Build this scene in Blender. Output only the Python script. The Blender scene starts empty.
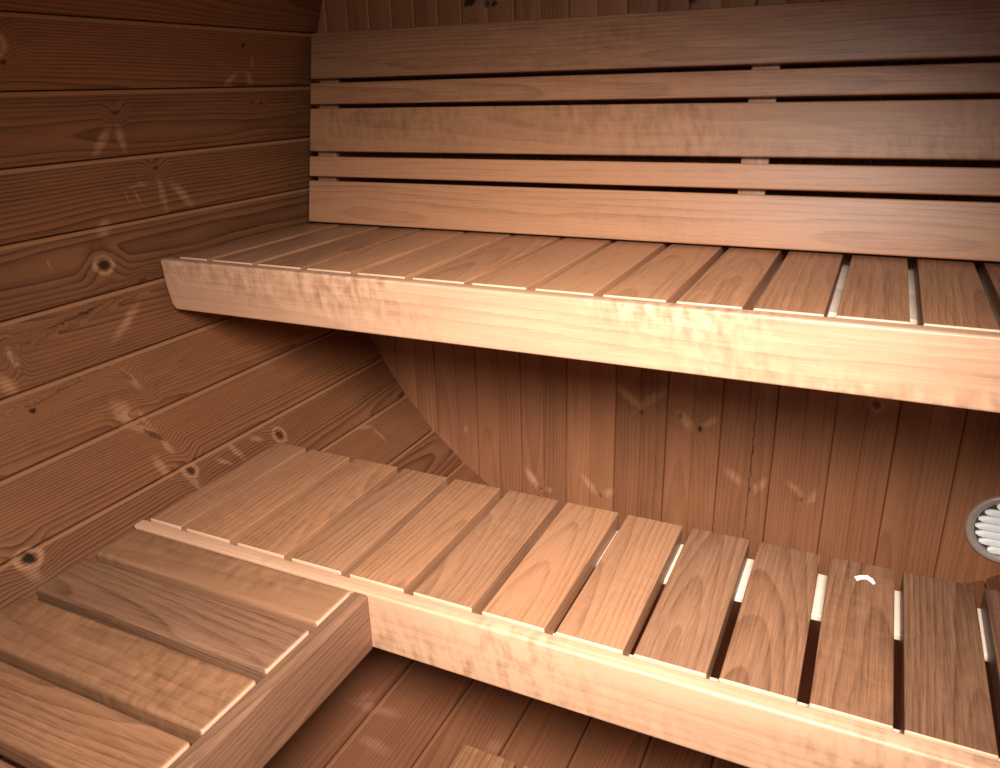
import bpy, bmesh, math, random
from mathutils import Vector, Matrix

scene = bpy.context.scene
COL = scene.collection
S = 1.1                     # metres per unit of the measured layout
BX, BZ = 0.7431, 0.4080     # barrel axis x, barrel bottom z in the measured layout


def X(x): return (x - BX) * S
def Y(y): return y * S
def Z(z): return (z + BZ) * S


RB = 0.9069 * S             # inner radius of the barrel (at the stave seams)
AXZ = Z(0.4989)             # height of the barrel axis
WALL_Y = Y(0.7423)          # inside face of the flat end wall

# ------------------------------------------------------------------ materials


class NT:
    """small helper around a node tree"""

    def __init__(self, name):
        self.mat = bpy.data.materials.new(name)
        self.mat.use_nodes = True
        self.t = self.mat.node_tree
        self.t.nodes.clear()

    def n(self, kind, **kw):
        nd = self.t.nodes.new(kind)
        for k, v in kw.items():
            setattr(nd, k, v)
        return nd

    def put(self, sock, v):
        if v is None:
            return
        if isinstance(v, bpy.types.NodeSocket):
            self.t.links.new(v, sock)
        else:
            sock.default_value = v

    def m(self, op, a, b=None, c=None, clamp=False):
        nd = self.n('ShaderNodeMath', operation=op)
        nd.use_clamp = clamp
        for i, v in enumerate((a, b, c)):
            self.put(nd.inputs[i], v)
        return nd.outputs[0]

    def vm(self, op, a, b=None):
        nd = self.n('ShaderNodeVectorMath', operation=op)
        self.put(nd.inputs[0], a)
        self.put(nd.inputs[1], b)
        return nd.outputs['Value'] if op in ('LENGTH', 'DOT_PRODUCT') else nd.outputs[0]

    def noise(self, vec, w, scale=1.0, detail=2.0, rough=0.5):
        nd = self.n('ShaderNodeTexNoise', noise_dimensions='4D')
        self.put(nd.inputs['Vector'], vec)
        self.put(nd.inputs['W'], w)
        nd.inputs['Scale'].default_value = scale
        nd.inputs['Detail'].default_value = detail
        nd.inputs['Roughness'].default_value = rough
        return nd.outputs[0]

    def rng(self, v, a, b, c, d, smooth=True):
        nd = self.n('ShaderNodeMapRange')
        nd.interpolation_type = 'SMOOTHSTEP' if smooth else 'LINEAR'
        self.put(nd.inputs[0], v)
        for i, q in enumerate((a, b, c, d)):
            nd.inputs[i + 1].default_value = q
        return nd.outputs[0]

    def mix(self, f, a, b):
        nd = self.n('ShaderNodeMix', data_type='RGBA')
        self.put(nd.inputs[0], f)
        self.put(nd.inputs[6], a)
        self.put(nd.inputs[7], b)
        return nd.outputs[2]

    def comb(self, x, y, z):
        nd = self.n('ShaderNodeCombineXYZ')
        for i, v in enumerate((x, y, z)):
            self.put(nd.inputs[i], v)
        return nd.outputs[0]

    def sep(self, v):
        nd = self.n('ShaderNodeSeparateXYZ')
        self.put(nd.inputs[0], v)
        return nd.outputs

    def attr(self, name):
        return self.n('ShaderNodeAttribute', attribute_name=name)


def lin(r, g, b):
    f = lambda c: c / 12.92 if c <= 0.04045 else ((c + 0.055) / 1.055) ** 2.4
    return (f(r / 255), f(g / 255), f(b / 255), 1.0)


def wood(name, light, dark, grey, ring=0.005, rc=0.5, fc=0.5, bc=0.5, gc=0.0, var=0.25,
         rough=0.5, bump=0.15, slope=0.10, spec=0.35, knots=None, pale=None, wavy=0.012, near=0.02, voff=0.09, edge=None, edge_amt=0.42):
    """wood cut from a virtual trunk: rings round an axis near the board, fibres along it.
    Point attributes: wood (along, across, depth) in metres, seed and tint per board."""
    T = NT(name)
    wd = T.attr('wood').outputs['Vector']
    seed = T.attr('seed').outputs['Fac']
    tint = T.attr('tint').outputs['Fac']
    u, v, w = T.sep(wd)
    wn = T.n('ShaderNodeTexWhiteNoise', noise_dimensions='1D')
    T.put(wn.inputs['W'], seed)
    r1, r2, r3 = T.sep(wn.outputs['Color'])
    # knots (positions in the wall's own coordinates: along the plank, round the wall)
    warp = None
    dk = pl = None
    if knots:
        pat = T.attr('pat').outputs['Vector']
        wob = T.n('ShaderNodeTexNoise', noise_dimensions='3D')
        T.put(wob.inputs['Vector'], pat)
        wob.inputs['Scale'].default_value = 70
        wob.inputs['Detail'].default_value = 2
        off = T.vm('SUBTRACT', wob.outputs['Color'], (0.5, 0.5, 0.5))
        sc = T.n('ShaderNodeVectorMath', operation='SCALE')
        T.put(sc.inputs[0], off)
        sc.inputs['Scale'].default_value = 0.012
        pat2 = T.vm('ADD', pat, sc.outputs[0])
        pat2 = T.vm('MULTIPLY', pat2, (1, 1, 0))
        for (ku, kv, a, b, rot, kind, amt) in knots:
            mp = T.n('ShaderNodeMapping', vector_type='TEXTURE')
            T.put(mp.inputs[0], pat2)
            mp.inputs['Location'].default_value = (ku, kv, 0)
            mp.inputs['Rotation'].default_value = (0, 0, math.radians(rot))
            mp.inputs['Scale'].default_value = (a, b, 1)
            d = T.vm('LENGTH', mp.outputs[0])
            if kind in 'dr':
                mk = T.rng(d, 0.55, 1.15, amt, 0)
                dk = mk if dk is None else T.m('MAXIMUM', dk, mk)
                if kind == 'r':
                    ringm = T.m('MULTIPLY', T.rng(d, 1.0, 1.5, 0, 0.8 * amt), T.rng(d, 1.5, 2.3, 1, 0))
                    pl = ringm if pl is None else T.m('MAXIMUM', pl, ringm)
                wp = T.rng(d, 0.0, 5.5, 0.010, 0)
                warp = wp if warp is None else T.m('ADD', warp, wp)
            else:
                mk = T.rng(d, 0.2, 1.25, amt, 0)
                pl = mk if pl is None else T.m('MAXIMUM', pl, mk)
    lowc = T.comb(T.m('MULTIPLY', u, 2.2), T.m('MULTIPLY', v, 7.0), T.m('MULTIPLY', w, 7.0))
    low = T.noise(lowc, seed, 1.0, 2.0, 0.5)
    mid = T.noise(T.comb(T.m('MULTIPLY', u, 14.0), T.m('MULTIPLY', v, 40.0), T.m('MULTIPLY', w, 40.0)), seed, 1.0, 2.0)
    lw = T.m('MULTIPLY', T.m('SUBTRACT', low, 0.5), wavy * 2)
    mw = T.m('MULTIPLY', T.m('SUBTRACT', mid, 0.5), wavy * 0.25)
    v2 = T.m('ADD', T.m('ADD', v, T.m('MULTIPLY', T.m('SUBTRACT', r1, 0.5), voff)), mw)
    w2 = T.m('ADD', T.m('ADD', w, T.m('MULTIPLY', r2, 0.09)), near)
    w2 = T.m('ADD', w2, T.m('MULTIPLY', u, T.m('MULTIPLY', T.m('SUBTRACT', r3, 0.5), slope * 2)))
    rad = T.m('SQRT', T.m('ADD', T.m('MULTIPLY', v2, v2), T.m('MULTIPLY', w2, w2)))
    rad = T.m('ADD', rad, lw)
    if warp is not None:
        rad = T.m('ADD', rad, warp)
    rr = T.m('DIVIDE', rad, ring)
    saw = T.m('FRACT', rr)
    # slow rise into dark late wood, quick fall
    late = T.m('MULTIPLY', T.m('POWER', saw, 2.2), T.rng(saw, 0.90, 1.0, 1, 0))
    yr = T.noise(T.comb(T.m('FLOOR', rr), 0.0, 0.0), seed, 0.9, 0.0)
    late = T.m('MULTIPLY', late, T.m('ADD', 0.45, yr))
    fib = T.noise(T.comb(T.m('MULTIPLY', u, 9.0), T.m('MULTIPLY', v, 420.0), T.m('MULTIPLY', w, 420.0)), seed, 1.0, 4.0, 0.6)
    pore = T.noise(T.comb(T.m('MULTIPLY', u, 45.0), T.m('MULTIPLY', v, 1100.0), T.m('MULTIPLY', w, 1100.0)), seed, 1.0, 2.0, 0.5)
    blot = T.noise(T.comb(T.m('MULTIPLY', u, 5.0), T.m('MULTIPLY', v, 22.0), T.m('MULTIPLY', w, 22.0)), seed, 1.0, 3.0, 0.55)
    t = T.m('MULTIPLY', late, rc)
    t = T.m('ADD', t, T.m('MULTIPLY', T.m('SUBTRACT', fib, 0.5), fc))
    t = T.m('ADD', t, T.m('MULTIPLY', T.m('SUBTRACT', pore, 0.5), fc * 0.6))
    t = T.m('ADD', t, T.m('MULTIPLY', T.m('SUBTRACT', blot, 0.5), bc))
    if gc:
        fig = T.noise(T.comb(T.m('ADD', T.m('MULTIPLY', u, 75.0), T.m('MULTIPLY', v, 14.0)), T.m('MULTIPLY', v, 34.0), T.m('MULTIPLY', w, 34.0)), seed, 1.0, 2.0, 0.5)
        msk = T.rng(T.noise(T.comb(T.m('MULTIPLY', u, 3.0), T.m('MULTIPLY', v, 6.0), 0.0), T.m('ADD', seed, 7.7), 1.0, 1.0), 0.38, 0.62, 0, 1)
        t = T.m('ADD', t, T.m('MULTIPLY', T.m('MULTIPLY', T.m('SUBTRACT', fig, 0.5), msk), gc))
    t = T.m('ADD', T.m('ADD', t, 0.18), T.m('MULTIPLY', T.m('SUBTRACT', r2, 0.5), var))
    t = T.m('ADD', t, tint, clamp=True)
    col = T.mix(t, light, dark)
    # a board may be greyer or redder than its neighbours
    gf = T.m('ADD', T.m('MULTIPLY', T.m('SUBTRACT', r1, 0.5), 0.35), T.m('MULTIPLY', tint, 0.9), clamp=True)
    col = T.mix(gf, col, T.mix(T.m('MULTIPLY', t, 0.75), grey, dark))
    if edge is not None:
        # highlight painted into the colour of stave bevels and slat-end arrises
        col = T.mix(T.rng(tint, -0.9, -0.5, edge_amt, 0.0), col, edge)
    if pl is not None:
        pstripe = T.m('MULTIPLY', pl, T.m('SUBTRACT', 1.25, T.m('MULTIPLY', late, 1.1)), clamp=True)
        col = T.mix(pstripe, col, pale)
    if dk is not None:
        col = T.mix(dk, col, lin(38, 18, 9))
    hgt = T.m('ADD', T.m('MULTIPLY', late, 0.6), T.m('MULTIPLY', fib, 0.5))
    bp = T.n('ShaderNodeBump')
    bp.inputs['Strength'].default_value = bump
    bp.inputs['Distance'].default_value = 0.0012
    T.put(bp.inputs['Height'], hgt)
    bs = T.n('ShaderNodeBsdfPrincipled')
    T.put(bs.inputs['Base Color'], col)
    T.put(bs.inputs['Normal'], bp.outputs[0])
    rg = T.m('ADD', rough - 0.06, T.m('MULTIPLY', fib, 0.12))
    T.put(bs.inputs['Roughness'], rg)
    bs.inputs['Specular IOR Level'].default_value = spec
    out = T.n('ShaderNodeOutputMaterial')
    T.t.links.new(bs.outputs[0], out.inputs[0])
    return T.mat


def plain(name, col, rough=0.5, metal=0.0, grain=0.0):
    T = NT(name)
    tc = T.n('ShaderNodeTexCoord')
    nz = T.n('ShaderNodeTexNoise')
    T.put(nz.inputs['Vector'], tc.outputs['Object'])
    nz.inputs['Scale'].default_value = 60
    nz.inputs['Detail'].default_value = 4
    bs = T.n('ShaderNodeBsdfPrincipled')
    dark = tuple(c * (1 - grain) for c in col[:3]) + (1,)
    T.put(bs.inputs['Base Color'], T.mix(nz.outputs[0], dark, col))
    T.put(bs.inputs['Roughness'], T.m('ADD', rough - 0.05, T.m('MULTIPLY', nz.outputs[0], 0.1)))
    bs.inputs['Metallic'].default_value = metal
    out = T.n('ShaderNodeOutputMaterial')
    T.t.links.new(bs.outputs[0], out.inputs[0])
    return T.mat


# knots: along (world y), round the barrel (arc length), half sizes, turn, kind d(ark) r(inged) p(ale), amount
SIDE_KNOTS = [
    (0.029, 2.907, .013, .011, 0, 'r', .95), (0.034, 2.889, .006, .006, 0, 'd', .9), (0.044, 2.931, .006, .005, 0, 'd', .8),
    (0.02, 2.87, .03, .006, -30, 'p', .35),
    (0.571, 2.892, .008, .006, 0, 'd', .9), (0.535, 2.962, .030, .009, -35, 'p', .55), (0.595, 2.962, .022, .009, 60, 'p', .5),
    (0.60, 2.925, .018, .004, 80, 'p', .35), (0.60, 3.01, .005, .004, 0, 'd', .6), (0.63, 3.01, .005, .004, 0, 'd', .6),
    (0.243, 3.016, .007, .005, 0, 'd', .6), (0.206, 3.064, .036, .011, -50, 'p', .6), (0.249, 3.062, .026, .010, 75, 'p', .6),
    (0.317, 3.120, .008, .005, 0, 'd', .65), (0.322, 3.172, .040, .010, 85, 'p', .45), (0.372, 3.178, .042, .012, 48, 'p', .55),
    (0.27, 3.147, .03, .004, -5, 'p', .4), (0.24, 3.166, .014, .002, 60, 'p', .5), (0.262, 3.17, .015, .003, 70, 'p', .5),
    (0.176, 3.214, .022, .014, -40, 'p', .6),
    (0.153, 3.277, .012, .009, 0, 'r', .95), (0.05, 3.256, .018, .0015, 85, 'p', .45),
    (0.226, 3.322, .012, .005, -20, 'd', .55), (0.16, 3.387, .055, .010, -33, 'p', .6), (0.07, 3.352, .075, .003, -8, 'd', .6),
    (-0.064, 3.386, .022, .008, 85, 'p', .7), (-0.09, 3.424, .022, .014, 60, 'p', .7), (-0.062, 3.388, .010, .004, 85, 'd', .35),
    (0.116, 3.482, .018, .006, 60, 'd', .5), (0.122, 3.490, .030, .009, 65, 'p', .55), (0.078, 3.542, .034, .022, 70, 'p', .62),
    (0.11, 3.565, .03, .006, 80, 'p', .4), (-0.070, 3.477, .007, .005, 0, 'd', .95), (-0.03, 3.466, .05, .002, -6, 'd', .4),
    (0.112, 3.602, .026, .006, 50, 'd', .55), (0.095, 3.580, .035, .008, 30, 'p', .55), (0.125, 3.630, .020, .008, 75, 'p', .6), (0.092, 3.66, .030, .012, 80, 'p', .55),
    (0.141, 3.692, .009, .009, 0, 'r', .75), (0.135, 3.716, .018, .009, 85, 'p', .5),
    (0.376, 3.718, .010, .010, 0, 'r', .75), (0.374, 3.718, .003, .003, 0, 'p', .5), (0.217, 3.708, .022, .006, 40, 'p', .5), (0.255, 3.702, .03, .008, 70, 'p', .5), (0.317, 3.700, .02, .007, 30, 'p', .5),
    (-0.189, 3.689, .012, .010, 0, 'r', 1.0), (-0.196, 3.712, .020, .012, 80, 'p', .45),
    (0.613, 3.806, .030, .008, 20, 'p', .5), (0.64, 3.842, .026, .006, 75, 'p', .55),
]
FLOOR_KNOTS = [
    (0.095, 4.235, .02, .010, 20, 'p', .45), (0.088, 4.262, .055, .012, 65, 'p', .5), (0.03, 4.304, .035, .014, 80, 'p', .4),
    (0.16, 4.48, .02, .012, 20, 'p', .4),
]
END_KNOTS = [   # along = height, across = x on the end wall
    (0.470, -0.181, .040, .008, -50, 'p', .62), (0.436, -0.150, .007, .006, 0, 'd', .7), (0.474, -0.124, .042, .009, 50, 'p', .5),
    (0.430, -0.046, .010, .026, 50, 'p', .62), (0.440, -0.060, .007, .004, 0, 'd', .7), (0.416, -0.015, .008, .005, 0, 'd', .85), (0.438, 0.008, .008, .022, -50, 'p', .5),
    (0.315, 0.066, .026, .009, -50, 'p', .5), (0.291, 0.103, .006, .004, 0, 'd', .7), (0.303, 0.124, .008, .022, -60, 'p', .5),
    (0.312, 0.196, .022, .007, -50, 'p', .5), (0.288, 0.212, .006, .004, 0, 'd', .5), (0.297, 0.234, .006, .022, -70, 'p', .45),
    (0.529, 0.329, .010, .008, 0, 'r', .7), (0.545, 0.345, .02, .03, 0, 'p', .25),
    (0.209, -0.424, .034, .008, -35, 'p', .8), (0.186, -0.403, .006, .005, 0, 'd', .6), (0.188, -0.380, .006, .012, 0, 'p', .6),
    (0.222, -0.270, .034, .007, -40, 'p', .8), (0.200, -0.243, .006, .004, 0, 'd', .6), (0.212, -0.222, .016, .008, 40, 'p', .75),
    (0.315, -0.610, .014, .005, 20, 'p', .4), (0.35, 0.101, .24, .0016, 0, 'd', .75),
    (1.312, -0.556, .009, .020, -25, 'd', .95), (1.305, -0.516, .008, .006, 0, 'd', .9), (1.304, -0.500, .007, .008, 0, 'd', .9),
    (1.289, -0.085, .012, .012, 0, 'd', .8),
    (0.75, -0.2, .01, .01, 0, 'r', .7), (0.9, 0.31, .01, .01, 0, 'r', .7),
]

END_KNOTS = [(u, v, a * (1.45 if k == 'p' and a < b else 1.1), b * (1.45 if k == 'p' and b < a else 1.1), r, k, min(1, m * 1.12)) for (u, v, a, b, r, k, m) in END_KNOTS if k == 'p'] + [q for q in END_KNOTS if q[5] != 'p']

BENCH_A, BENCH_B, BENCH_G = lin(184, 129, 93), lin(90, 54, 33), lin(140, 113, 95)
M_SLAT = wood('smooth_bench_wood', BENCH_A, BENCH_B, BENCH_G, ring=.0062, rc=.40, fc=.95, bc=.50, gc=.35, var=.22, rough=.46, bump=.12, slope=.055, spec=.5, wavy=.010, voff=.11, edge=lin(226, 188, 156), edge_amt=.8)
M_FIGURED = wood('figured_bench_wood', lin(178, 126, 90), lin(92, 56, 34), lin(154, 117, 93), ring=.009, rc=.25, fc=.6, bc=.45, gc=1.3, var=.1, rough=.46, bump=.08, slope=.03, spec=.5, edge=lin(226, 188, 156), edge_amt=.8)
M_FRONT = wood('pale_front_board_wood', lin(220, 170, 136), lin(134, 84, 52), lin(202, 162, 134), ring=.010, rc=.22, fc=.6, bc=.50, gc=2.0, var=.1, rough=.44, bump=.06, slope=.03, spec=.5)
M_WALL = wood('heat_treated_stave_wood', lin(142, 90, 57), lin(64, 32, 16), lin(128, 86, 61), ring=.0046, rc=.80, fc=.40, bc=.50, var=.25, rough=.55, bump=.4, slope=.025, spec=.35,
              knots=SIDE_KNOTS, edge=lin(186, 134, 98), pale=lin(176, 126, 92), near=.03, wavy=.007, voff=.17)
M_FLOOR = wood('heat_treated_floor_stave_wood', lin(142, 90, 60), lin(66, 34, 18), lin(132, 90, 66), ring=.0046, rc=.5, fc=.35, bc=.40, var=.3, rough=.52, bump=.30, slope=.03, spec=.35,
                knots=FLOOR_KNOTS, edge=lin(170, 120, 86), pale=lin(160, 112, 84), near=.03, wavy=.007, voff=.17)
M_END = wood('heat_treated_end_wall_wood', lin(166, 108, 72), lin(88, 47, 25), lin(148, 104, 78), ring=.0050, rc=.32, fc=.40, bc=.50, var=.35, rough=.52, bump=.2, slope=.02, spec=.4,
             knots=END_KNOTS, pale=lin(186, 134, 96), wavy=.005, voff=.17, near=.03)
M_PALE = wood('pale_untreated_wood', lin(250, 228, 208), lin(224, 190, 158), lin(244, 226, 210), ring=.008, rc=.3, fc=.3, bc=.2, rough=.5, bump=.08)
M_STEEL = plain('satin_grey_rim', (0.52, 0.42, 0.36, 1), 0.36, 0.25, 0.15)
M_WHITE = plain('white_enamel', (0.95, 0.93, 0.90, 1), 0.35, 0.0, 0.05)
M_DARK = plain('vent_duct_dark', (0.10, 0.065, 0.045, 1), 0.7, 0.0, 0.3)
M_FLECK = plain('white_fleck', (0.95, 0.93, 0.89, 1), 0.6, 0.0, 0.02)

# ------------------------------------------------------------------ mesh helpers

RND = random.Random(4)


def attrs(me, wood_co, seed, tint=None, pat=None):
    """per-vertex wood coordinates (along, across, depth), board seed, board tint, wall position"""
    n = len(me.vertices)

    def put(name, kind, key, data):
        me.attributes.new(name, kind, 'POINT')
        me.attributes[name].data.foreach_set(key, data)
    put('wood', 'FLOAT_VECTOR', 'vector', [c for v in wood_co for c in v])
    put('seed', 'FLOAT', 'value', seed if isinstance(seed, list) else [seed] * n)
    put('tint', 'FLOAT', 'value', tint if isinstance(tint, list) else [tint or 0.0] * n)
    if pat:
        put('pat', 'FLOAT_VECTOR', 'vector', [c for v in pat for c in v])


def link(name, me, mat, parent=None, loc=(0, 0, 0), rot=None):
    me.materials.append(mat)
    o = bpy.data.objects.new(name, me)
    COL.objects.link(o)
    o.parent = parent
    if parent is not None:
        o.location = Vector(loc) - parent.location
    else:
        o.location = loc
    if rot:
        o.rotation_euler = rot
    return o


def thing(name, loc, label, cat, group=None):
    o = bpy.data.objects.new(name, None)
    o.empty_display_size = 0.1
    COL.objects.link(o)
    o.location = loc
    o['label'] = label
    o['category'] = cat
    if group:
        o['group'] = group
    return o


def finish(bm, name, smooth=True):
    me = bpy.data.meshes.new(name)
    bmesh.ops.recalc_face_normals(bm, faces=bm.faces)
    bm.to_mesh(me)
    bm.free()
    if smooth:
        for p in me.polygons:
            p.use_smooth = True
        try:
            me.set_sharp_from_angle(angle=math.radians(50))
        except Exception:
            pass
    return me


def board(name, x, y, z, axis, mat, parent, bev=0.003, seed=None, tint=0.0, rot=None, pivot=None, face='z', label=None, end=None):
    """a planed board with rounded arrises; x, y, z are (low, high) in metres, grain runs along axis"""
    c = Vector(((x[0] + x[1]) / 2, (y[0] + y[1]) / 2, (z[0] + z[1]) / 2))
    h = Vector(((x[1] - x[0]) / 2, (y[1] - y[0]) / 2, (z[1] - z[0]) / 2))
    bm = bmesh.new()
    bmesh.ops.create_cube(bm, size=2.0)
    for vtx in bm.verts:
        vtx.co = Vector((vtx.co.x * h.x, vtx.co.y * h.y, vtx.co.z * h.z))
    bmesh.ops.bevel(bm, geom=bm.edges[:], offset=bev, segments=3, profile=0.6, affect='EDGES', clamp_overlap=True)
    me = finish(bm, name)
    order = {'x': {'z': (0, 1, 2), 'y': (0, 2, 1)}, 'y': {'z': (1, 0, 2), 'x': (1, 2, 0)}, 'z': {'y': (2, 0, 1), 'x': (2, 1, 0)}}[axis][face]
    seed = RND.uniform(0, 400) if seed is None else seed
    tn = tint
    if end:                       # painted highlight: arris of one sawn end marked for the pale colour
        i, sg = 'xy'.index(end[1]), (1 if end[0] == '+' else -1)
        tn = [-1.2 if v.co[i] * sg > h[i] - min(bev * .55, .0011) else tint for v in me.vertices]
    attrs(me, [Vector((v.co[order[0]], v.co[order[1]], v.co[order[2]])) for v in me.vertices], seed, tn)
    o = link(name, me, mat, parent, c, rot)
    if label:
        o['label'] = label
    return o


def profile_board(name, outline, y, mat, parent, bev=0.004, seed=None, tint=0.0):
    """a board standing on edge: outline [(x, z)] pushed from y[0] to y[1], grain along x"""
    cx = sum(p[0] for p in outline) / len(outline)
    cz = sum(p[1] for p in outline) / len(outline)
    cy = (y[0] + y[1]) / 2
    bm = bmesh.new()
    f = [bm.verts.new((p[0] - cx, y[0] - cy, p[1] - cz)) for p in outline]
    b = [bm.verts.new((p[0] - cx, y[1] - cy, p[1] - cz)) for p in outline]
    bm.faces.new(f)
    bm.faces.new(b[::-1])
    n = len(outline)
    for i in range(n):
        bm.faces.new((f[i], b[i], b[(i + 1) % n], f[(i + 1) % n]))
    bmesh.ops.recalc_face_normals(bm, faces=bm.faces)
    bmesh.ops.bevel(bm, geom=bm.edges[:], offset=bev, segments=3, profile=0.6, affect='EDGES', clamp_overlap=True)
    me = finish(bm, name)
    attrs(me, [Vector((v.co.x, v.co.z, v.co.y)) for v in me.vertices], RND.uniform(0, 400) if seed is None else seed, tint)
    return link(name, me, mat, parent, (cx, cy, cz))


# ------------------------------------------------------------------ the barrel: staves, end wall

STEP = math.radians(6.706)
A0 = math.radians(164.2)           # one measured seam; the others follow at a stave's width
Y_FRONT = Y(-1.25)


def shell(name, k0, k1, mat, tints={}, seedbase=0):
    """staves k0..k1-1 counted from the measured seam, each flat-faced with eased edges"""
    bm = bmesh.new()
    wd, sd, tn, pt = [], [], [], []
    cham_w, cham_d, thick = 0.0095, 0.0050, 0.040
    for k in range(k0, k1):
        a1, a2 = A0 + k * STEP, A0 + (k + 1) * STEP
        if k == 49:               # the closing stave is ripped narrower
            a2 = A0 - 4 * STEP + 2 * math.pi
        p1 = Vector((math.cos(a1), math.sin(a1))) * RB
        p2 = Vector((math.cos(a2), math.sin(a2))) * RB
        t = (p2 - p1).normalized()
        nrm = Vector((math.cos((a1 + a2) / 2), math.sin((a1 + a2) / 2)))
        gap = 0.0
        q1, q2 = p1 + t * gap, p2 - t * gap
        L = (q2 - q1).length
        # inner outline from edge to edge: tight groove side, rounded arris, face
        cs = [(-.0006, thick), (-.0006, .011), (.0020, .011), (0.0022, cham_d), (.0026, cham_d * 0.93), (cham_w * 0.45, cham_d * 0.58), (cham_w * .8, cham_d * 0.18), (cham_w, 0.0),
              (L * .25, 0.0), (L * .5, 0.0), (L * .75, 0.0),
              (L - .003, 0.0), (L - 0.0012, .0006), (L - 0.0004, .0018), (L, cham_d), (L + .0006, cham_d + 0.004), (L + .0006, thick)]
        seed = (k + seedbase) * 3.71 + 11.3
        ys = [Y_FRONT + (WALL_Y + 0.03 - Y_FRONT) * i / 6 for i in range(7)]
        rows = []
        for yy in ys:
            row = []
            for (s, d) in cs:
                P = q1 + t * s + nrm * d
                row.append(bm.verts.new((P.x, yy, AXZ + P.y)))
                wd.append(Vector((yy, s - L / 2, d)))
                sd.append(seed)
                tn.append(tints.get(k, 0.0) - (.9 if .0023 < s < cham_w * .9 else 0))  # low tint on the upper bevel brings in its painted highlight
                pt.append(Vector((yy, (a1 + s / RB) * RB, 0)))
            rows.append(row)
        m = len(cs)
        for i in range(len(rows) - 1):
            for j in range(m - 1):
                bm.faces.new((rows[i][j], rows[i][j + 1], rows[i + 1][j + 1], rows[i + 1][j]))
            bm.faces.new((rows[i][m - 1], rows[i][0], rows[i + 1][0], rows[i + 1][m - 1]))
        bm.faces.new(rows[0][::-1])
        bm.faces.new(rows[-1])
    bm.verts.index_update()
    me = finish(bm, name)
    attrs(me, wd, sd, tn, pt)
    o = link(name, me, mat)
    o['kind'] = 'structure'
    return o


shell('wall_left', -4, 11, M_WALL, {-2: .12, -1: .05, 0: .10, 1: .12, 2: .02, 3: .10, 4: -.10, 5: -.05, 6: -.04, 7: .0})
shell('floor', 11, 22, M_FLOOR, {11: .15, 12: .02, 13: -.02})
shell('wall_right', 22, 36, M_WALL)
shell('ceiling', 36, 50, M_WALL)

# flat end wall: upright boards with a groove at each joint and a mock joint down each middle
bsx = [.1118, .2186, .3306, .4397, .5509, .6605, .7704, .8730, .9776, 1.0816, 1.1854]
bsx = [.1118 - .1077 * i for i in (4, 3, 2, 1)] + bsx + [1.1854 + .1060 * i for i in range(1, 7)]


def end_wall():
    bm = bmesh.new()
    wd, sd, tn, pt = [], [], [], []
    back = WALL_Y + 0.035
    for i in range(len(bsx) - 1):
        x1, x2 = X(bsx[i]) + 0.0003, X(bsx[i + 1]) - 0.0003
        L = x2 - x1
        mid = L * 0.5
        cs = [(0, .035), (0, .004), (.0006, .0018), (.0022, .0003), (.004, 0), (mid - .004, 0), (mid - .0015, .0008), (mid - .0006, .0022), (mid + .0006, .0022), (mid + .0020, .0006),
              (mid + .004, 0), (L - .004, 0), (L - .0022, .0003), (L - .0006, .0018), (L, .004), (L, .035)]
        xm = max(abs(x1), abs(x2)) if x1 * x2 > 0 else max(abs(x1), abs(x2))
        seed = i * 5.13 + 2.9
        # reach the staves: each board's ends follow the circle inside the shell's thickness
        def hz(x):
            q = max((RB + 0.012) ** 2 - x * x, 0.0)
            return math.sqrt(q)
        n = 8
        rows = []
        for j in range(n):
            f = j / (n - 1) * 2 - 1
            row = []
            for (s, d) in cs:
                x = x1 + s
                z = AXZ + f * max(hz(x), 0.02)
                row.append(bm.verts.new((x, WALL_Y + d, z)))
                wd.append(Vector((z, s - mid, d)))
                sd.append(seed)
                tn.append([.04, -.03, .06, 0, .10, -.02][i % 6])
                pt.append(Vector((z, x, 0)))
            rows.append(row)
        m = len(cs)
        for a in range(n - 1):
            for j in range(m - 1):
                bm.faces.new((rows[a][j], rows[a][j + 1], rows[a + 1][j + 1], rows[a + 1][j]))
            bm.faces.new((rows[a][m - 1], rows[a][0], rows[a + 1][0], rows[a + 1][m - 1]))
        bm.faces.new(rows[0][::-1])
        bm.faces.new(rows[-1])
    me = finish(bm, 'wall_back')
    attrs(me, wd, sd, tn, pt)
    o = link('wall_back', me, M_END)
    o['kind'] = 'structure'


end_wall()

# ------------------------------------------------------------------ lower bench across the end


def inside_x(z_metres, inset):
    """half width of the barrel's clear section at a height"""
    r = RB * 0.9983 - inset
    return math.sqrt(max(r * r - (z_metres - AXZ) ** 2, 0))


TH = 0.0341                         # slat thickness
xl = [.0136, .0911, .1943, .2969, .3992, .5027, .6060, .7076, .8070, .9065, 1.0026, 1.0951, 1.1910]
xr = [.0784, .1784, .2826, .3844, .4874, .5912, .6930, .7941, .8926, .9900, 1.0848, 1.1792, 1.2770]
for k in (13, 14):
    xl.append(1.1910 + .1 * (k - 12))
    xr.append(1.2770 + .1 * (k - 12))
xr[14] = 1.4727
low = thing('lower_bench', (X(.74), Y(.155), Z(-.0912)),
            'low slatted wooden bench below and in front of the high bench, its slats set crosswise', 'bench')
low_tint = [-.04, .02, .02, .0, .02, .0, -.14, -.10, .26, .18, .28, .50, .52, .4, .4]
low_seed = [3.3, 14.2, 25.9, 37.4, 48.1, 59.8, 66.6, 71.2, 83.5, 94.4, 105.7, 118.3, 126.1, 131., 142.]
slats = []
for k in range(15):
    slats.append(board('slat', (X(xl[k]), X(xr[k])), (Y(.0015), Y(.3115)), (Z(0) - TH, Z(0)), 'y', M_SLAT, low, .0024, low_seed[k], low_tint[k], end='-y'))
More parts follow.
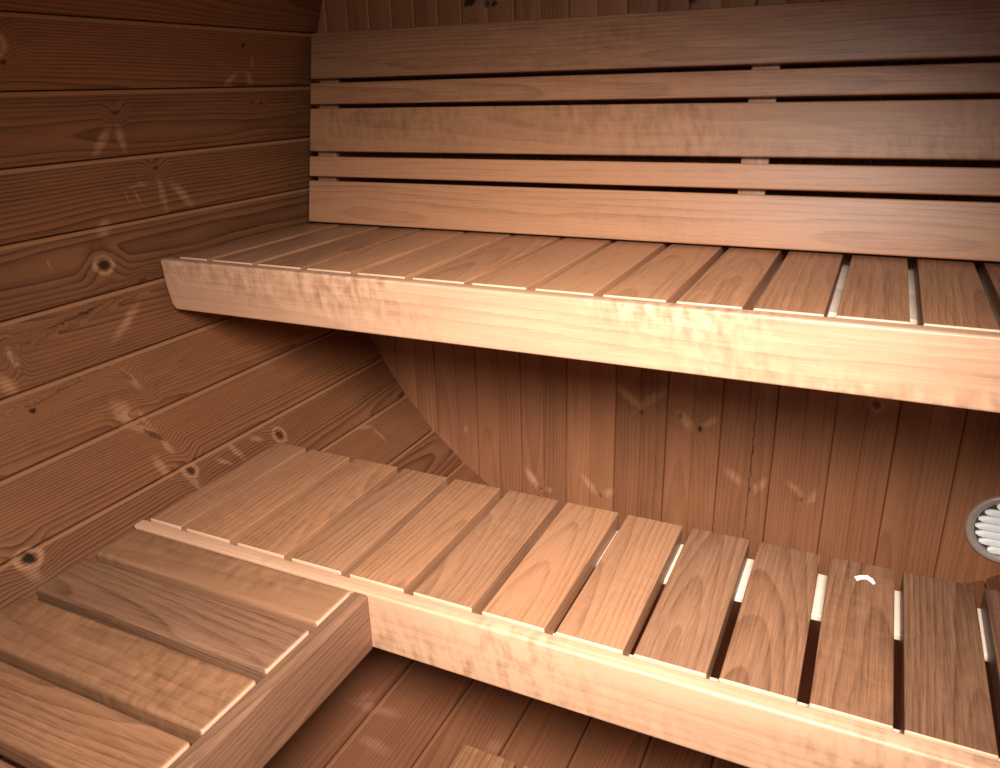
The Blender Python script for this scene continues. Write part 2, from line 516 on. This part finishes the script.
# white V-shaped fleck near the back end of one slat
fb = bmesh.new()
outline = [(1.0462, .2700), (1.0530, .2762), (1.0622, .2800), (1.0690, .2745), (1.0725, .2650), (1.0702, .2640), (1.0660, .2690), (1.0615, .2735), (1.0550, .2705), (1.0500, .2640)]
outline = [(a - .011, b + (.001 if i < 5 else -.0025)) for i, (a, b) in enumerate(outline)]
fx, fy = X(1.05), Y(.272)
lowv = [fb.verts.new((X(a) - fx, Y(b) - fy, 0)) for a, b in outline]
upv = [fb.verts.new((X(a) - fx, Y(b) - fy, .0006)) for a, b in outline]
fb.faces.new(lowv[::-1])
fb.faces.new(upv)
for i in range(len(outline)):
    j = (i + 1) % len(outline)
    fb.faces.new((lowv[i], lowv[j], upv[j], upv[i]))
fme = finish(fb, 'fleck', False)
fl = bpy.data.objects.new('fleck', fme)
fme.materials.append(M_FLECK)
COL.objects.link(fl)
fl.parent = slats[10]
fl.location = Vector((fx, fy, Z(0) - .0002)) - slats[10].location - low.location
fl['label'] = 'white V-shaped fleck on the slat'


def front_outline(ztop, zbot, inset, extra=0.0):
    zs = [ztop, ztop + (zbot - ztop) * .35, ztop + (zbot - ztop) * .7, zbot]
    right = [(inside_x(z, inset) - extra, z) for z in zs]
    left = [(-a, z) for a, z in right]
    return left[::-1] + right


profile_board('front_board', front_outline(Z(-.0011), Z(-.0910), .003, .012), (Y(-.0235), Y(-.0005)), M_FRONT, low, .0045, 18.4, -.10)
zb = (Z(0) - TH - .010, Z(0) - TH)
hw = inside_x(zb[0], .003)
board('batten', (-hw, hw), (Y(.0005), Y(.0372)), zb, 'x', M_PALE, low, .0015, label='pale batten behind the front board')
board('batten', (-hw, hw), (Y(.2087), Y(.3090)), zb, 'x', M_PALE, low, .0015, label='pale batten under the back ends of the slats')

# ------------------------------------------------------------------ side bench

lbf = [-.0268, -.1146, -.2119, -.3119] + [-.3119 - .0975 * i for i in range(1, 5)]
lbn = [-.1018, -.1977, -.2986, -.3934] + [-.3934 - .0975 * i for i in range(1, 5)]
side = thing('side_bench', (X(.22), Y(-.4), Z(-.0912)),
             'low side bench along the curved plank wall, its rounded boards meeting a thick edge board', 'bench')
s_tint = [-.05, .10, .02, .06, .1, .05, 0, .06]
for k in range(8):
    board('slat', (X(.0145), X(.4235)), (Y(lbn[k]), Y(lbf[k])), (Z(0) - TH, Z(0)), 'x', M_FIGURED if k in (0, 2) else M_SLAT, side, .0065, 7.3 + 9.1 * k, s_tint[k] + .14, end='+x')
board('front_board', (X(.4250), X(.4494)), (Y(lbn[7] - .004), Y(-.0242)), (Z(-.0910), Z(-.0016)), 'y', M_SLAT, side, .0055, 271.7, .26, face='x')
for xa in (.05, .36):
    board('batten', (X(xa), X(xa + .05)), (Y(lbn[7]), Y(-.0242)), (Z(0) - TH - .03, Z(0) - TH), 'y', M_SLAT, side, .0015)

# ------------------------------------------------------------------ upper bench

UZ, UY = .3623, .2582
ux = [-.0408, .0614, .1641, .2633, .3644, .4667, .5673, .6680, .7687, .8665, .9634, 1.0574, 1.1481] + [1.1481 + .0985 * i for i in range(1, 5)]
up = thing('upper_bench', (X(.74), Y(.45), Z(.2722)),
           'high slatted wooden bench spanning the end wall, its wide front board catching the light', 'bench')
edges = [-.1105] + ux + [1.615]
GW = .0068
u_tint = [.10, .06, .08, -.20, -.18, -.18, -.16, -.24, -.22, -.10, .02, .06, .18, .22, .2, .2, .2]
for k in range(len(edges) - 1):
    a = edges[k] + (GW if k else 0)
    b = edges[k + 1] - (GW if k < len(edges) - 2 else 0)
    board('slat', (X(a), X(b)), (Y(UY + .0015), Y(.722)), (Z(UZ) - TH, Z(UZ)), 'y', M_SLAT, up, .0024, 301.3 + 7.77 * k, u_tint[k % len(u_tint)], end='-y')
zt, zbm = Z(UZ - .0011), Z(.2722)
wl = [(-.1315, zt), (-.1285, Z(.315)), (-.1205, Z(.281)), (-.1130, Z(.2722))]
outl = [(X(a), z) for a, z in wl]
profile_board('front_board', outl[::-1] + [(-a, z) for a, z in outl], (Y(UY - .0235), Y(UY - .0005)), M_FRONT, up, .0045, 77.1, .0)
zb = (Z(UZ) - TH - .028, Z(UZ) - TH)
hw = inside_x(zb[0], .006)
board('support_board', (-hw, hw), (Y(.3890), Y(.5345)), zb, 'x', M_PALE, up, .0012, label='pale support board under the slats')
board('support_board', (-hw, hw), (Y(.5355), Y(.7105)), zb, 'x', M_PALE, up, .0012, label='pale support board under the slats')

# ------------------------------------------------------------------ backrest

TILT = .1941
BY, BZ0 = .6235, .3683
rows = [(0.0, .0864), (.0953, .1359), (.1468, .2330), (.2416, .2837), (.2925, .3821)]
rest = thing('backrest', (X(.743), Y(BY + .02), Z(BZ0)),
             'tilted slatted wooden backrest of three wide and two narrow boards along the end wall', 'backrest')
BT = .020 * S
r_tint = [-.26, -.34, -.12, -.02, .16]
XB0, XB1 = -.1115, 1.598


def slanted(name, x, r, off, mat, seed, tint, axis, bev=.003, label=None):
    """board lying in the backrest's tilted plane: r along the slope, off = (front, back) behind the face"""
    rc, oc = (r[0] + r[1]) / 2 * S, (off[0] + off[1]) / 2
    cy = Y(BY) + rc * math.sin(TILT) + oc * math.cos(TILT)
    cz = Z(BZ0) + rc * math.cos(TILT) - oc * math.sin(TILT)
    cxm = (x[0] + x[1]) / 2
    hx, hy, hz = (x[1] - x[0]) / 2, (off[1] - off[0]) / 2, (r[1] - r[0]) * S / 2
    return board(name, (cxm - hx, cxm + hx), (cy - hy, cy + hy), (cz - hz, cz + hz), axis, mat, rest, bev, seed, tint, rot=(-TILT, 0, 0), face='y', label=label)


for i, r in enumerate(rows):
    slanted('slat', (X(XB0), X(XB1)), r, (0, BT), M_FIGURED if i in (2,) else M_SLAT, [201.1, 212.9, 228.4, 236.2, 249.9][i], r_tint[i], 'x', .0032)
for xa in (-.1035, .7785, 1.55):
    slanted('upright', (X(xa), X(xa + .045)), (.005, .372), (BT, BT + .018), M_SLAT, None, .1, 'z', .002)

# ------------------------------------------------------------------ duckboard on the floor

duck = thing('duckboard', (X(.743), Y(-.3), Z(-.381)),
             'slatted wooden duckboard on the curved floor, just visible below the low bench', 'duckboard')
dw = .0885
for k in range(5):
    a = .5225 + k * (dw + .0127)
    board('slat', (X(a), X(a + dw)), (Y(-.85), Y(.0845)), (Z(-.332) - .024, Z(-.332)), 'y', M_SLAT, duck, .002, 402.7 + 4.4 * k, .14)
for yy in (-.75, -.35, .0):
    hw = .20 * S
    board('batten', (-hw, hw), (Y(yy), Y(yy + .045)), (Z(-.332) - .024 - .028, Z(-.332) - .024), 'x', M_SLAT, duck, .0015, None, .1)

# ------------------------------------------------------------------ round air vent

VX, VZ, VR = X(1.2855), Z(-.1323), .0685 * S
vent = thing('air_vent', (VX, WALL_Y, VZ), 'round louvred air vent with white slats low on the end wall', 'vent')


def lathe_y(name, prof, mat, parent, seg=64):
    """ring turned about the y axis through the vent's centre: prof [(radius, y)] closed"""
    bm = bmesh.new()
    rings = []
    for i in range(seg):
        a = 2 * math.pi * i / seg
        rings.append([bm.verts.new((r * math.cos(a), y, r * math.sin(a))) for r, y in prof])
    m = len(prof)
    for i in range(seg):
        A, B = rings[i], rings[(i + 1) % seg]
        for j in range(m):
            bm.faces.new((A[j], A[(j + 1) % m], B[(j + 1) % m], B[j]))
    return link(name, finish(bm, name), mat, parent, (VX, WALL_Y, VZ))


lathe_y('rim', [(VR, .002), (VR, -.003), (VR * .985, -.0055), (VR * .95, -.0068), (VR * .88, -.0062), (VR * .80, -.0030), (VR * .785, .0), (VR * .785, .002)], M_STEEL, vent)
bm = bmesh.new()
cv = [bm.verts.new((VR * .80 * math.cos(2 * math.pi * i / 48), -.0002, VR * .80 * math.sin(2 * math.pi * i / 48))) for i in range(48)]
cw = [bm.verts.new((VR * .80 * math.cos(2 * math.pi * i / 48), .002, VR * .80 * math.sin(2 * math.pi * i / 48))) for i in range(48)]
bm.faces.new(cv)
bm.faces.new(cw[::-1])
for i in range(48):
    bm.faces.new((cv[i], cw[i], cw[(i + 1) % 48], cv[(i + 1) % 48]))
link('duct', finish(bm, 'duct', False), M_DARK, vent, (VX, WALL_Y, VZ))
NL = 7
for i in range(NL):
    zc = (i - (NL - 1) / 2) * VR * 1.56 / (NL + .3)
    half = math.sqrt(max((VR * .79) ** 2 - (abs(zc) + .003) ** 2, 1e-6)) * .985
    # louvre: a curved blade leaning forward at its lower edge, pointed to the ring at both ends
    bm = bmesh.new()
    secs = []
    nx = 16
    for j in range(nx + 1):
        f = j / nx * 2 - 1
        x = f * half
        tp = math.sqrt(max(1 - abs(f) ** 9, 0.06))
        sec = []
        for (dy, dz) in [(-.0015, .0066), (-.0040, .0030), (-.0062, -.0026), (-.0068, -.0062), (-.0058, -.0066), (-.0050, -.0026), (-.0026, .0030), (-.0003, .0066)]:
            sec.append(bm.verts.new((x, dy, dz * tp)))
        secs.append(sec)
    for a, b in zip(secs[:-1], secs[1:]):
        for j in range(8):
            bm.faces.new((a[j], a[(j + 1) % 8], b[(j + 1) % 8], b[j]))
    bm.faces.new(secs[0])
    bm.faces.new(secs[-1][::-1])
    link('louvre', finish(bm, 'louvre'), M_WHITE, vent, (VX, WALL_Y, VZ + zc))

# ------------------------------------------------------------------ camera

cam = bpy.data.cameras.new('camera')
cam.sensor_width = 36
cam.sensor_fit = 'HORIZONTAL'
cam.lens = 783.47 / 1000 * 36
cam.clip_start = .02
co = bpy.data.objects.new('camera', cam)
COL.objects.link(co)
r = Vector((.90304477, .42885074, -.02443732))
u_ = Vector((-.13209358, .33138759, .93420209))
f_ = Vector((-.40873148, .8403983, -.35590626))
C = Vector((X(1.00125818), Y(-.73883573), Z(.63242117)))
co.matrix_world = Matrix(((r.x, u_.x, -f_.x, C.x), (r.y, u_.y, -f_.y, C.y), (r.z, u_.z, -f_.z, C.z), (0, 0, 0, 1)))
scene.camera = co

# ------------------------------------------------------------------ light: the photographer's flash, warm ambient fill added through the barrel's open end


def lamp(name, kind, loc, target, energy, color, **kw):
    l = bpy.data.lights.new(name, kind)
    l.energy = energy
    l.color = color
    for k, v in kw.items():
        setattr(l, k, v)
    o = bpy.data.objects.new(name, l)
    COL.objects.link(o)
    o.location = loc
    d = Vector(target) - Vector(loc)
    o.rotation_euler = d.to_track_quat('-Z', 'Y').to_euler()
    return o


# a flash head just above the camera: a wide skirt of light and a hotter centre
FLASH = C + Vector((.04, -.02, .32))
lamp('flash_wide', 'SPOT', FLASH, (X(.50), Y(.15), Z(-.18)), 146, (1.0, .97, .91), spot_size=math.radians(95), spot_blend=1.0, shadow_soft_size=.24)
lamp('flash_centre', 'SPOT', FLASH, (X(.70), Y(.25), Z(.11)), 125, (1.0, .99, .955), spot_size=math.radians(58), spot_blend=1.0, shadow_soft_size=.24)

w = bpy.data.worlds.new('world')
scene.world = w
w.use_nodes = True
w.node_tree.nodes['Background'].inputs[0].default_value = (1.0, .86, .74, 1)
w.node_tree.nodes['Background'].inputs[1].default_value = .17

vs = scene.view_settings
scene.display_settings.display_device = 'sRGB'
vs.view_transform = 'Standard'
vs.look = 'None'
vs.exposure = 0.0
vs.gamma = 1.0
vs.use_curve_mapping = False
